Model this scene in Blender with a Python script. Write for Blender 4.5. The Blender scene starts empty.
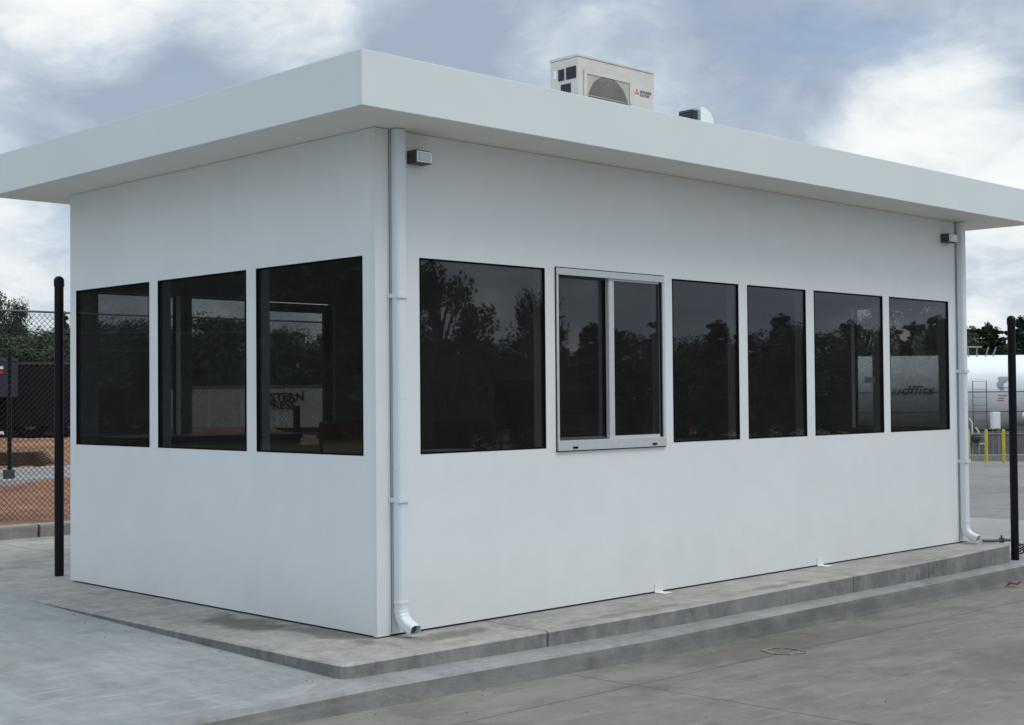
import bpy, bmesh, math, random
from mathutils import Vector, Matrix
random.seed(7)
S = bpy.context.scene
C = S.collection
R = math.radians

# ------------------------------------------------------------------ materials
def new_mat(name):
    m = bpy.data.materials.new(name); m.use_nodes = True
    nt = m.node_tree; b = nt.nodes['Principled BSDF']
    return m, nt, b
def N(nt, t, **kw):
    n = nt.nodes.new(t)
    for k, v in kw.items():
        if k in n.inputs: n.inputs[k].default_value = v
        else: setattr(n, k, v)
    return n
def ramp(nt, src, stops):
    r = nt.nodes.new('ShaderNodeValToRGB')
    e = r.color_ramp.elements
    while len(e) < len(stops): e.new(0.5)
    for i, (p, c) in enumerate(stops):
        e[i].position = p; e[i].color = (c[0], c[1], c[2], 1) if hasattr(c, '__len__') else (c, c, c, 1)
    nt.links.new(src, r.inputs[0]); return r.outputs[0]
def mix(nt, fac, a, b, mode='MIX'):
    n = nt.nodes.new('ShaderNodeMix'); n.data_type = 'RGBA'; n.blend_type = mode
    for s, v in ((n.inputs[0], fac), (n.inputs[6], a), (n.inputs[7], b)):
        if hasattr(v, 'is_linked') or isinstance(v, bpy.types.NodeSocket): nt.links.new(v, s)
        else: s.default_value = v if not hasattr(v, '__len__') else (v[0], v[1], v[2], 1)
    return n.outputs[2]
def math_(nt, op, a, b=0.0, c=0.0):
    n = nt.nodes.new('ShaderNodeMath'); n.operation = op
    for s, v in zip(n.inputs, (a, b, c)):
        if isinstance(v, bpy.types.NodeSocket): nt.links.new(v, s)
        else: s.default_value = v
    return n.outputs[0]
def pos(nt):
    return nt.nodes.new('ShaderNodeNewGeometry').outputs['Position']
def noise(nt, vec, scale, detail=4, rough=.55, sc=None):
    n = N(nt, 'ShaderNodeTexNoise', Scale=scale, Detail=detail, Roughness=rough)
    if sc:
        m = nt.nodes.new('ShaderNodeMapping'); m.inputs['Scale'].default_value = sc
        nt.links.new(vec, m.inputs[0]); vec = m.outputs[0]
    nt.links.new(vec, n.inputs['Vector']); return n.outputs[0]
def bump(nt, b, h, strength=.3, dist=.01):
    n = N(nt, 'ShaderNodeBump', Strength=strength, Distance=dist)
    nt.links.new(h, n.inputs['Height']); nt.links.new(n.outputs[0], b.inputs['Normal'])
def plain(name, col, rough=.5, metal=0, var=.12, scale=6, spec=.3):
    m, nt, b = new_mat(name)
    p = pos(nt); n = noise(nt, p, scale, 5)
    lo = tuple(c*(1-var) for c in col); hi = tuple(min(1, c*(1+var)) for c in col)
    nt.links.new(ramp(nt, n, [(.3, lo), (.7, hi)]), b.inputs['Base Color'])
    b.inputs['Roughness'].default_value = rough; b.inputs['Metallic'].default_value = metal
    b.inputs['Specular IOR Level'].default_value = spec
    return m
M = {}
def ellipse(nt, p, cx, cy, rx, ry, wob=1.1):
    s = nt.nodes.new('ShaderNodeSeparateXYZ'); nt.links.new(p, s.inputs[0])
    dx = math_(nt, 'DIVIDE', math_(nt, 'SUBTRACT', s.outputs[0], cx), rx)
    dy = math_(nt, 'DIVIDE', math_(nt, 'SUBTRACT', s.outputs[1], cy), ry)
    d = math_(nt, 'SQRT', math_(nt, 'ADD', math_(nt, 'MULTIPLY', dx, dx), math_(nt, 'MULTIPLY', dy, dy)))
    w = math_(nt, 'MULTIPLY', math_(nt, 'SUBTRACT', noise(nt, p, 6, 4), .5), wob*2)
    d = math_(nt, 'ADD', d, w)
    n = nt.nodes.new('ShaderNodeMapRange'); n.inputs[1].default_value = .6; n.inputs[2].default_value = 1.15
    n.inputs[3].default_value = 1; n.inputs[4].default_value = 0
    nt.links.new(d, n.inputs[0]); return n.outputs[0]
def line(nt, p, axis, at, width, slope=0.0):
    s = nt.nodes.new('ShaderNodeSeparateXYZ'); nt.links.new(p, s.inputs[0])
    v = s.outputs[axis]; o = s.outputs[1-axis]
    w = math_(nt, 'MULTIPLY', math_(nt, 'SUBTRACT', noise(nt, p, 3, 3), .5), .03)
    v = math_(nt, 'ADD', math_(nt, 'SUBTRACT', v, math_(nt, 'MULTIPLY', o, slope)), w)
    d = math_(nt, 'ABSOLUTE', math_(nt, 'SUBTRACT', v, at))
    return math_(nt, 'LESS_THAN', d, width)
def concrete(name, lo, hi, stains=(), lines=(), streak=(1, 1, 1), grime=.55, vert=None, big=.45, spots=0.0):
    m, nt, b = new_mat(name); p = pos(nt)
    n1 = noise(nt, p, big, 6, .6, streak); n2 = noise(nt, p, 4.2, 8, .65, streak); n3 = noise(nt, p, 190, 3, .7)
    n4 = noise(nt, p, 17, 8, .7, streak)
    f = math_(nt, 'ADD', math_(nt, 'MULTIPLY', n1, .38), math_(nt, 'ADD', math_(nt, 'MULTIPLY', n2, .34), math_(nt, 'ADD', math_(nt, 'MULTIPLY', n4, .2), math_(nt, 'MULTIPLY', n3, .08))))
    c = ramp(nt, f, [(.41, lo), (.5, tuple((a+b_)/2 for a, b_ in zip(lo, hi))), (.585, hi)])
    # pale trowel streaks
    mp = nt.nodes.new('ShaderNodeMapping'); mp.inputs['Rotation'].default_value = (0, 0, R(40)); mp.inputs['Scale'].default_value = (1.0, 6.0, 1.0)
    nt.links.new(p, mp.inputs[0]); tn = noise(nt, mp.outputs[0], 2.6, 9, .72)
    c = mix(nt, ramp(nt, tn, [(.52, 0.0), (.66, .55)]), c, tuple(min(1, h*1.28) for h in hi))
    tn2 = noise(nt, mp.outputs[0], 1.3, 9, .75)
    c = mix(nt, ramp(nt, tn2, [(.55, 0.0), (.72, .5)]), c, tuple(l*.72 for l in lo))
    # pits
    vp = N(nt, 'ShaderNodeTexVoronoi', Scale=42.0); nt.links.new(p, vp.inputs['Vector'])
    pit = math_(nt, 'MULTIPLY', math_(nt, 'LESS_THAN', vp.outputs['Distance'], .13), math_(nt, 'GREATER_THAN', noise(nt, p, 5, 3), .53))
    c = mix(nt, math_(nt, 'MULTIPLY', pit, .55), c, tuple(l*.5 for l in lo))
    # fine aggregate speckle
    sp = ramp(nt, noise(nt, p, 320, 2, .8), [(.35, .72), (.52, 1.0), (.7, 1.14)])
    c = mix(nt, 1.0, c, sp, 'MULTIPLY')
    # dirty blotches
    gr = ramp(nt, noise(nt, p, 1.7, 7, .7, (1, 1, 1.5)), [(.5, 1.0), (.68, grime)])
    c = mix(nt, .6, c, gr, 'MULTIPLY')
    if spots:
        v = N(nt, 'ShaderNodeTexVoronoi', Scale=9.0); nt.links.new(p, v.inputs['Vector'])
        k = math_(nt, 'LESS_THAN', v.outputs['Distance'], .09)
        k = math_(nt, 'MULTIPLY', k, math_(nt, 'GREATER_THAN', noise(nt, p, 1.1, 2), .56))
        c = mix(nt, math_(nt, 'MULTIPLY', k, spots), c, (.06, .055, .05))
    for (cx, cy, rx, ry, col, a) in stains:
        c = mix(nt, math_(nt, 'MULTIPLY', ellipse(nt, p, cx, cy, rx, ry), a), c, col)
    for (ax, at, w, sl) in lines:
        c = mix(nt, math_(nt, 'MULTIPLY', line(nt, p, ax, at, w, sl), .75), c, (.045, .04, .035))
    nt.links.new(c, b.inputs['Base Color']); b.inputs['Roughness'].default_value = .85
    b.inputs['Specular IOR Level'].default_value = .25
    bump(nt, b, math_(nt, 'ADD', n3, math_(nt, 'MULTIPLY', n2, 1.5)), .35, .004)
    return m
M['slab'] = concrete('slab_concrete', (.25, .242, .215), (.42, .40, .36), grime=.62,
    stains=[(-.21, .98, .17, .42, (.11, .10, .088), .8), (-.1, .35, .1, .5, (.13, .12, .10), .7), (.35, -.2, .3, .1, (.15, .13, .105), .7),
            (-.38, .35, .1, .35, (.33, .33, .31), .5), (1.6, -.42, .5, .05, (.14, .14, .13), .5), (3.1, -.4, .4, .06, (.13, .13, .12), .5)],
    lines=[(0, .80, .006, 0), (0, 3.99, .005, 0), (0, 5.12, .005, 0)])
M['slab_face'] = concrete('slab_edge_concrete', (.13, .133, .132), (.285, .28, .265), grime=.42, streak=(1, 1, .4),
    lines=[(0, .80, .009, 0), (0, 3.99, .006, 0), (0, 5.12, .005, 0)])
M['apron'] = concrete('apron_concrete', (.23, .245, .243), (.34, .355, .348), grime=.72, streak=(1.6, .5, 1), big=.6,
    stains=[(-1.5, 1.2, .5, .2, (.27, .27, .26), .5), (-.8, -.5, .3, .08, (.36, .36, .35), .5)])
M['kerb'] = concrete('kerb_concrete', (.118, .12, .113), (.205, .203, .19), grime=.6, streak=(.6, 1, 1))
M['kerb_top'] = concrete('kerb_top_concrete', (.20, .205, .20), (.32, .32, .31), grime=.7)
M['road'] = concrete('road_concrete', (.168, .158, .137), (.25, .233, .205), grime=.55, streak=(.5, 1.3, 1), big=.5, spots=.7,
    stains=[(2.0, -.95, .9, .22, (.12, .108, .09), .55), (2.9, -1.0, .8, .2, (.13, .12, .1), .4), (1.1, -.95, .35, .1, (.27, .26, .24), .5),
            (.3, -1.0, .6, .12, (.25, .235, .21), .4), (4.4, -1.9, .9, .3, (.24, .235, .22), .5), (3.2, -2.2, .9, .35, (.12, .115, .10), .4)],
    lines=[(1, -1.205, .005, .03), (0, .70, .0055, -.05), (0, 5.3, .006, 0), (0, -3.9, .006, 0), (1, -4.9, .006, 0)])
M['back_pave'] = concrete('yard_concrete', (.17, .16, .148), (.25, .238, .22), grime=.7, big=.25, lines=[(1, 5.2, .02, 0), (0, 13.5, .02, 0), (0, 20.0, .03, 0)])
def back_pale():
    return concrete('pale_yard_concrete', (.25, .245, .23), (.32, .31, .295), grime=.8, big=.3)
M['pale'] = back_pale()
M['grey_kerb'] = concrete('far_kerb_concrete', (.24, .225, .20), (.36, .34, .30), grime=.6, lines=[(0, 1.33, .015, 0)])

m, nt, b = new_mat('red_clay'); p = pos(nt)
c = ramp(nt, math_(nt, 'ADD', math_(nt, 'MULTIPLY', noise(nt, p, .5, 6, .6), .5), math_(nt, 'MULTIPLY', noise(nt, p, 5, 8, .7), .5)),
         [(.36, (.12, .055, .03)), (.46, (.23, .105, .052)), (.56, (.31, .155, .082)), (.68, (.40, .28, .17))])
c = mix(nt, ramp(nt, noise(nt, p, 1.2, 5, .7), [(.6, 0.0), (.72, .75)]), c, (.09, .10, .05))
nt.links.new(c, b.inputs['Base Color']); b.inputs['Roughness'].default_value = .95
bump(nt, b, noise(nt, p, 14, 8, .7), .8, .05); M['clay'] = m
m, nt, b = new_mat('rough_grass'); p = pos(nt)
c = ramp(nt, math_(nt, 'ADD', math_(nt, 'MULTIPLY', noise(nt, p, .08, 5), .5), math_(nt, 'MULTIPLY', noise(nt, p, 3, 8, .7), .5)),
         [(.38, (.035, .05, .02)), (.5, (.07, .085, .035)), (.62, (.14, .13, .07))])
nt.links.new(c, b.inputs['Base Color']); b.inputs['Roughness'].default_value = .95; M['grass'] = m

def painted(name, col, rough=.42, streaks=True, dirt=.2):
    m, nt, b = new_mat(name); p = pos(nt)
    base = ramp(nt, noise(nt, p, .9, 5, .6), [(.3, tuple(c*.965 for c in col)), (.7, tuple(min(1, c*1.02) for c in col))])
    if streaks:
        st = ramp(nt, noise(nt, p, 4, 7, .7, (1, 1, .8)), [(.42, 1.0), (.72, .965)])
        base = mix(nt, 1.0, base, st, 'MULTIPLY')
        s = nt.nodes.new('ShaderNodeSeparateXYZ'); nt.links.new(p, s.inputs[0])
        mr = nt.nodes.new('ShaderNodeMapRange'); mr.inputs[1].default_value = .02; mr.inputs[2].default_value = .42
        mr.inputs[3].default_value = 1; mr.inputs[4].default_value = 0
        nt.links.new(math_(nt, 'ADD', s.outputs[2], math_(nt, 'MULTIPLY', math_(nt, 'SUBTRACT', noise(nt, p, 6, 5), .5), .35)), mr.inputs[0])
        base = mix(nt, math_(nt, 'MULTIPLY', mr.outputs[0], dirt), base, (.50, .47, .40))   # splash dirt at the foot
        base = mix(nt, math_(nt, 'MULTIPLY', ramp(nt, noise(nt, p, 60, 4, .7), [(.66, 0.0), (.78, .5)]), .35), base, (.45, .44, .42))
    nt.links.new(base, b.inputs['Base Color']); b.inputs['Roughness'].default_value = rough
    rr = ramp(nt, noise(nt, p, 8, 5), [(.3, rough*.85), (.7, min(1, rough*1.2))]); nt.links.new(rr, b.inputs['Roughness'])
    bump(nt, b, noise(nt, p, 1.1, 3), .35, .02)
    return m
M['wall'] = painted('white_wall_panel', (.795, .815, .815), .5, dirt=.22)
M['fascia'] = painted('white_fascia_metal', (.755, .795, .79), .42, streaks=False)
M['soffit'] = painted('white_soffit', (.80, .785, .745), .6, streaks=False)
M['trim'] = painted('white_corner_trim', (.77, .785, .785), .4, dirt=.2)
M['spout'] = painted('white_downspout_paint', (.76, .80, .83), .3, dirt=.2)
M['pipe_dark'] = plain('pipe_mouth_dark', (.07, .10, .10), .6)
M['black'] = plain('black_powder_coat', (.005, .005, .008), .35, spec=.2)
M['gasket'] = plain('black_gasket', (.008, .008, .009), .9, spec=.05)
M['alu'] = plain('brushed_aluminium', (.60, .615, .63), .38, .25, .05, 30)
M['inner'] = plain('interior_wall_board', (.42, .42, .40), .8)
M['innerfloor'] = plain('interior_floor', (.10, .10, .10), .7)
M['darkframe'] = plain('dark_bronze_frame', (.02, .02, .02), .5)
M['ac'] = plain('condenser_case_paint', (.60, .565, .51), .5, 0, .05)
M['acdark'] = plain('condenser_coil_dark', (.025, .03, .04), .6)
M['acgrille'] = plain('condenser_grille_paint', (.46, .43, .385), .5)
M['fanhole'] = plain('fan_opening_brown', (.17, .155, .135), .7)
M['fanblade'] = plain('fan_blade_grey', (.17, .155, .13), .6)
M['wire'] = plain('condenser_guard_wire', (.36, .34, .31), .45)
M['red'] = plain('red_mark_paint', (.6, .04, .03), .5)
M['greymark'] = plain('grey_letter_paint', (.16, .16, .16), .5)
M['lens'] = plain('frosted_lens', (.75, .78, .82), .12, 0, .03)
M['chrome'] = plain('lamp_reflector', (.62, .64, .66), .25, .8, .15, 60)
M['bronze'] = plain('lamp_housing', (.07, .07, .065), .5)
M['tank'] = painted('white_tank_paint', (.80, .81, .82), .38, streaks=False)
M['yellow'] = plain('yellow_bollard_paint', (.50, .42, .04), .6, 0, .25, 9)
M['steel'] = plain('galvanised_steel', (.30, .31, .32), .5, .4)
M['darksteel'] = plain('dark_steel', (.06, .065, .07), .6)
M['chain'] = plain('black_vinyl_wire', (.014, .014, .015), .5)
M['fencerail'] = plain('weathered_rail', (.12, .12, .115), .5, .3)
M['trailer_dark'] = plain('dark_trailer_side', (.014, .014, .015), .8, spec=.1)
M['trailer_blue'] = plain('blue_grey_trailer', (.045, .05, .07), .7, spec=.15)
M['trailer_white'] = plain('white_trailer_side', (.62, .62, .60), .5)
M['rubber'] = plain('tyre_rubber', (.010, .010, .011), .8)
M['wood'] = plain('old_pallet_wood', (.10, .065, .045), .9, 0, .4, 5)
M['paper'] = plain('white_paper', (.8, .8, .82), .7, 0, .03)
M['desk'] = plain('dark_desk_laminate', (.05, .045, .04), .5)
M['screen'] = plain('switched_off_screen', (.012, .013, .015), .2)
M['chairred'] = plain('red_upholstery', (.32, .03, .02), .8)
M['chairblack'] = plain('black_upholstery', (.012, .012, .012), .8)
M['greybox'] = plain('grey_plastic_box', (.38, .39, .39), .5)
M['green'] = plain('dark_green_lettering', (.02, .08, .05), .5)
M['orange'] = plain('faded_orange_paint', (.24, .19, .155), .85, 0, .25, 40)
M['leafred'] = plain('dead_leaf', (.18, .05, .03), .8)
M['bark'] = plain('tree_bark', (.07, .055, .045), .95, 0, .3, 9)
M['hose'] = plain('grey_hose', (.12, .12, .125), .5)
M['tankgrey'] = plain('grey_concrete_pier', (.17, .165, .16), .85)

def leafmat(name, a, b_, c_):
    m, nt, b = new_mat(name)
    oi = nt.nodes.new('ShaderNodeObjectInfo'); p = pos(nt)
    n = noise(nt, p, .8, 5, .7)
    c = ramp(nt, n, [(.32, a), (.5, b_), (.68, c_)])
    hs = nt.nodes.new('ShaderNodeHueSaturation'); nt.links.new(c, hs.inputs['Color'])
    nt.links.new(math_(nt, 'ADD', math_(nt, 'MULTIPLY', oi.outputs['Random'], .5), .75), hs.inputs['Value'])
    nt.links.new(hs.outputs[0], b.inputs['Base Color']); b.inputs['Roughness'].default_value = .6
    b.inputs['Specular IOR Level'].default_value = .3
    return m
M['leaf'] = leafmat('broad_leaf', (.016, .032, .012), (.032, .056, .022), (.06, .09, .034))
M['needle'] = leafmat('pine_needle', (.012, .025, .014), (.022, .042, .02), (.042, .065, .03))

def glassmat(name, tint, gl=1.0, lift_haze=.017):
    m, nt, b = new_mat(name); nt.nodes.remove(b)
    out = nt.nodes['Material Output']
    t = nt.nodes.new('ShaderNodeBsdfTransparent'); t.inputs[0].default_value = (*tint, 1)
    g = nt.nodes.new('ShaderNodeBsdfGlossy'); g.inputs['Roughness'].default_value = .012; g.inputs[0].default_value = (gl, gl, gl, 1)
    fr = nt.nodes.new('ShaderNodeFresnel')
    ge = nt.nodes.new('ShaderNodeNewGeometry')      # thin sheet: same reflectance from either face
    nt.links.new(math_(nt, 'SUBTRACT', 1.6, math_(nt, 'MULTIPLY', ge.outputs['Backfacing'], 1.6-1/1.6)), fr.inputs[0])
    p = pos(nt)
    bp = N(nt, 'ShaderNodeBump', Strength=.25, Distance=.004); nt.links.new(noise(nt, p, .9, 2), bp.inputs['Height'])
    nt.links.new(bp.outputs[0], g.inputs['Normal'])
    mx = nt.nodes.new('ShaderNodeMixShader')
    nt.links.new(fr.outputs[0], mx.inputs[0]); nt.links.new(t.outputs[0], mx.inputs[1]); nt.links.new(g.outputs[0], mx.inputs[2])
    df = nt.nodes.new('ShaderNodeBsdfDiffuse'); df.inputs[0].default_value = (.55, .545, .53, 1)  # pale dusty film, added to lighten the dark panes
    m2 = nt.nodes.new('ShaderNodeMixShader'); nt.links.new(ramp(nt, noise(nt, p, 3.5, 6, .65), [(.3, lift_haze*.7), (.7, lift_haze*1.3)]), m2.inputs[0])
    nt.links.new(mx.outputs[0], m2.inputs[1]); nt.links.new(df.outputs[0], m2.inputs[2])
    nt.links.new(m2.outputs[0], out.inputs[0]); return m
M['glass'] = glassmat('tinted_glass', (.56, .565, .565))
M['glass2'] = glassmat('rear_glass', (.76, .775, .77), lift_haze=.008)

# ------------------------------------------------------------------ mesh builder
class MB:
    def __init__(s): s.v = []; s.f = []; s.m = []; s.sm = []
    def add(s, vs, fs, mi=0, smooth=False):
        o = len(s.v); s.v += [tuple(v) for v in vs]
        for f in fs: s.f.append(tuple(i+o for i in f)); s.m.append(mi); s.sm.append(smooth)
        return s
    def box(s, a, b, mi=0, bev=0.0):
        x0, x1 = sorted((a[0], b[0])); y0, y1 = sorted((a[1], b[1])); z0, z1 = sorted((a[2], b[2]))
        if bev <= 0:
            v = [(x, y, z) for z in (z0, z1) for y in (y0, y1) for x in (x0, x1)]
            return s.add(v, [(0, 2, 3, 1), (4, 5, 7, 6), (0, 1, 5, 4), (2, 6, 7, 3), (0, 4, 6, 2), (1, 3, 7, 5)], mi)
        bm = bmesh.new(); bmesh.ops.create_cube(bm, size=1)
        for v in bm.verts: v.co = Vector(((x0+x1)/2+v.co.x*(x1-x0), (y0+y1)/2+v.co.y*(y1-y0), (z0+z1)/2+v.co.z*(z1-z0)))
        bmesh.ops.bevel(bm, geom=bm.edges[:], offset=bev, segments=2, affect='EDGES', profile=.6)
        bm.verts.index_update()
        s.add([v.co[:] for v in bm.verts], [[v.index for v in f.verts] for f in bm.faces], mi); bm.free(); return s
    def quad(s, *vs, mi=0): return s.add(vs, [tuple(range(len(vs)))], mi)
    def tube(s, pts, r, n=8, mi=0, caps=True, section=None):
        pts = [Vector(p) for p in pts]; rs = r if hasattr(r, '__len__') else [r]*len(pts)
        rings = []; up = None
        for i, p in enumerate(pts):
            d = (pts[min(i+1, len(pts)-1)]-pts[max(i-1, 0)]).normalized()
            if up is None:
                up = Vector((0, 0, 1)) if abs(d.z) < .9 else Vector((1, 0, 0))
            a = d.cross(up).normalized(); b = a.cross(d).normalized(); up = b
            if section: ring = [p+a*u*rs[i]+b*w*rs[i] for u, w in section]
            else: ring = [p+a*math.cos(2*math.pi*k/n)*rs[i]+b*math.sin(2*math.pi*k/n)*rs[i] for k in range(n)]
            rings.append(ring)
        n = len(rings[0]); v = [q for g in rings for q in g]
        f = [(i*n+k, i*n+(k+1) % n, (i+1)*n+(k+1) % n, (i+1)*n+k) for i in range(len(pts)-1) for k in range(n)]
        s.add(v, f, mi, True)
        if caps: s.add(v, [tuple(reversed(range(n))), tuple(range(len(v)-n, len(v)))], mi)
        return s
    def lathe(s, prof, c=(0, 0, 0), axis='z', n=24, mi=0):
        v = []
        for r, h in prof:
            for k in range(n):
                a = 2*math.pi*k/n; u, w = r*math.cos(a), r*math.sin(a)
                q = (u, w, h) if axis == 'z' else ((h, u, w) if axis == 'x' else (u, h, w))
                v.append((c[0]+q[0], c[1]+q[1], c[2]+q[2]))
        f = [(i*n+k, i*n+(k+1) % n, (i+1)*n+(k+1) % n, (i+1)*n+k) for i in range(len(prof)-1) for k in range(n)]
        return s.add(v, f, mi, True)
    def obj(s, name, mats, parent=None, loc=(0, 0, 0), rz=0):
        me = bpy.data.meshes.new(name); me.from_pydata(s.v, [], s.f)
        for m in (mats if isinstance(mats, (list, tuple)) else [mats]): me.materials.append(m)
        me.polygons.foreach_set('material_index', s.m); me.polygons.foreach_set('use_smooth', s.sm)
        bm = bmesh.new(); bm.from_mesh(me); bmesh.ops.recalc_face_normals(bm, faces=bm.faces); bm.to_mesh(me); bm.free()
        me.update()
        o = bpy.data.objects.new(name, me); C.objects.link(o)
        o.location = loc; o.rotation_euler = (0, 0, rz)
        if parent: o.parent = parent
        return o
def thing(name, label, cat, loc=(0, 0, 0), rz=0, group=None):
    o = bpy.data.objects.new(name, None); C.objects.link(o); o.location = loc; o.rotation_euler = (0, 0, rz)
    o.empty_display_size = .2
    return tag(o, label, cat, group)
def tag(o, label, cat, group=None):
    o['label'] = label; o['category'] = cat
    if group: o['group'] = group
    return o
def struct(o, kind='structure'): o['kind'] = kind; return o
def text(body, size, mat, name, parent, mtx, depth=.002, sx=1.0, bold=0.0, align='LEFT', space=1.0, shear=0.0):
    cu = bpy.data.curves.new(name, 'FONT'); cu.body = body; cu.size = size; cu.extrude = depth; cu.offset = bold
    cu.align_x = align; cu.space_line = space; cu.shear = shear
    t = bpy.data.objects.new('tmp', cu); C.objects.link(t)
    bpy.context.view_layer.update()
    me = bpy.data.meshes.new_from_object(t.evaluated_get(bpy.context.evaluated_depsgraph_get()))
    bpy.data.objects.remove(t); me.name = name
    me.transform(Matrix.Diagonal((sx, 1, 1, 1))); me.transform(mtx)
    me.materials.clear(); me.materials.append(mat)
    o = bpy.data.objects.new(name, me); C.objects.link(o); o.parent = parent; return o
def frame_m(origin, right, up):
    r = Vector(right).normalized(); u = Vector(up).normalized(); n = r.cross(u)
    m = Matrix((r, u, n)).transposed().to_4x4(); m.translation = Vector(origin); return m

# ------------------------------------------------------------------ setting
def roadz(x): x = max(-4, min(26, x)); return -.175-.019*x
def kerbz(x): x = max(-3, min(28, x)); return -.068-.0112*x
def apronz(y): return -.066+.071*max(0, min(1, (y+.66)/3.9))
def kerby(x): return -.665 if x < -.5 else (-.665-.03*(x+.5)/1.9 if x < 1.4 else max(-.70+.04*(x-1.4), -.70+.04*(min(x, 30)-1.4)))
g = MB(); g.quad((-900, -900, -1.2), (900, -900, -1.2), (900, 900, -1.2), (-900, 900, -1.2))
struct(g.obj('ground', M['grass']))
xs = [-60, -20, -4, -3, -2, -1, 0, 1, 2, 3, 4, 5, 6, 7, 9, 12, 16, 20, 26, 60]
r = MB()
for a, b_ in zip(xs, xs[1:]):
    r.quad((a, -40, roadz(a)), (b_, -40, roadz(b_)), (b_, kerby(b_)+.05, roadz(b_)), (a, kerby(a)+.05, roadz(a)))
struct(r.obj('road', M['road']))
# kerb with a slightly rounded nose
def kerbprof(x):
    y = kerby(x); z = kerbz(x) if x > -.6 else -.062; zr = roadz(x)-.02
    return [(y-.05, zr), (y-.03, zr+.05), (y-.018, z-.045), (y-.010, z-.022), (y+.006, z-.008), (y+.03, z), (y+.30 if x > -.62 else y+.03, z)]
k = MB(); kx = [-30, -4, -2, -1, -.6, -.5, 0, .5, 1, 1.4, 2, 3, 4, 5, 6, 6.7, 8, 10, 14, 20, 30, 45]
for a, b_ in zip(kx, kx[1:]):
    pa, pb = kerbprof(a), kerbprof(b_)
    for i in range(len(pa)-1):
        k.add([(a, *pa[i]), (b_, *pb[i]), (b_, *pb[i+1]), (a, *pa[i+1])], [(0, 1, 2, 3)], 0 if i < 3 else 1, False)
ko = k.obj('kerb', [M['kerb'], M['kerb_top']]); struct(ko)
# pavement (apron) left of the slab, ramping up to slab level
p_ = MB(); ys = [-.637, -.3, 0, .4, .8, 1.2, 1.6, 2, 2.4, 2.8, 3.24, 4, 5.4, 6.75]
for a, b_ in zip(ys, ys[1:]):
    p_.quad((-30, a, apronz(a)), (-.58, a, apronz(a)), (-.58, b_, apronz(b_)), (-30, b_, apronz(b_)))
struct(p_.obj('pavement', M['apron']))
# slab carrying the booth
edge = [(-.60, 6.74), (-.60, 3.3), (-.606, 1.5), (-.60, .5), (-.592, -.36), (-.585, -.44), (-.572, -.462), (-.54, -.472), (.5, -.505), (1.9, -.54), (3.6, -.50), (5.5, -.445), (6.60, -.375), (6.68, -.355), (6.72, -.30), (6.72, 6.74)]
s_ = MB(); n = len(edge)
bev = .012
cx_, cy_ = 3, 3
inn = [(x+(bev if x < 0 else (-bev if x > 6.65 else 0)), y+(bev if y < 0 else 0)) for x, y in edge]
s_.add([(x, y, .01) for x, y in inn], [tuple(range(n))], 0)
for i in range(n-1):
    a, b_, ia, ib = edge[i], edge[i+1], inn[i], inn[i+1]
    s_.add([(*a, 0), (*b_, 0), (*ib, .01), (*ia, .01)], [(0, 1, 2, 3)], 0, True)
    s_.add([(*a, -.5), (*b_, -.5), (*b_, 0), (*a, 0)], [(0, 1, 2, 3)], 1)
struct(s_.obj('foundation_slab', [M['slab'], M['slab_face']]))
# yard beyond the booth, falling away to the tank
def yz(x): return -.143-.0225*(max(6.7, min(x, 42))-6.7)
y_ = MB(); yx = [6.72, 8, 10, 12, 16, 20, 26, 34, 42, 90]
for a, b_ in zip(yx, yx[1:]):
    y_.quad((a, kerby(a)+.29, yz(a)-.004), (b_, kerby(b_)+.29, yz(b_)-.004), (b_, 60, yz(b_)-.004), (a, 60, yz(a)-.004))
struct(y_.obj('yard_paving', M['back_pave']))
q_ = MB()
for a, b_ in ((6.72, 8), (8, 10), (10, 11.6)):
    q_.quad((a, kerby(a)+.3, yz(a)), (b_, kerby(b_)+.3, yz(b_)), (b_, 6.7, yz(b_)), (a, 6.7, yz(a)))
struct(q_.obj('pale_paving', M['pale']))
# clay lot north of the left kerb
def clayz(x, y):
    t = max(0, min(1, (y-7)/25)); h = .10+.22*t
    h += .05*math.sin(x*.9+y*.5)*math.sin(y*.35+1)*min(1, (y-7)/4)+.03*math.sin(x*2.3)*math.sin(y*1.9)*min(1, (y-7)/2)
    e = max(0, min(1, (x-(8+(y-7)*.55))/3)); return h-e*1.9
cl = MB(); nx, ny = 90, 90
vs = []
for j in range(ny+1):
    y = 6.95+53*(j/ny)**1.8
    for i in range(nx+1):
        x = -3+52*i/nx; vs.append((x, y, clayz(x, y)))
cl.add(vs, [(j*(nx+1)+i, j*(nx+1)+i+1, (j+1)*(nx+1)+i+1, (j+1)*(nx+1)+i) for j in range(ny) for i in range(nx)], 0, True)
struct(cl.obj('clay_lot', M['clay']))
vg = MB(); vg.quad((-80, 6.97, -.02), (-3, 6.97, -.02), (-3, 70, -.02), (-80, 70, -.02)); struct(vg.obj('grass_verge', M['grass']))
lk = MB()
for a, b_ in ((-20, 1.33), (1.332, 9.0)):
    lk.box((a, 6.74, -.3), (b_, 6.96, .13 if a < 0 else .128), bev=.02)
struct(lk.obj('back_kerb', M['grey_kerb']))
sw = MB()   # curving strip of concrete kerb out in the clay
cp = []
for i in range(25):
    t = i/24; x = 1.0+12*t; y = 12.6+1.3*math.sin(t*math.pi*.5)-1.1*math.exp(-((x-1.2)/1.5)**2)*.3; cp.append((x, y))
for (x0, y0), (x1, y1) in zip(cp, cp[1:]):
    for d0, d1, h0, h1 in ((-.5, -.42, .0, .16), (-.42, .6, .16, .13), (.6, .75, .13, .25), (.75, .95, .25, .25)):
        sw.quad((x0, y0+d0, h0+.05), (x1, y1+d0, h0+.05), (x1, y1+d1, h1+.05), (x0, y0+d1, h1+.05))
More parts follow.
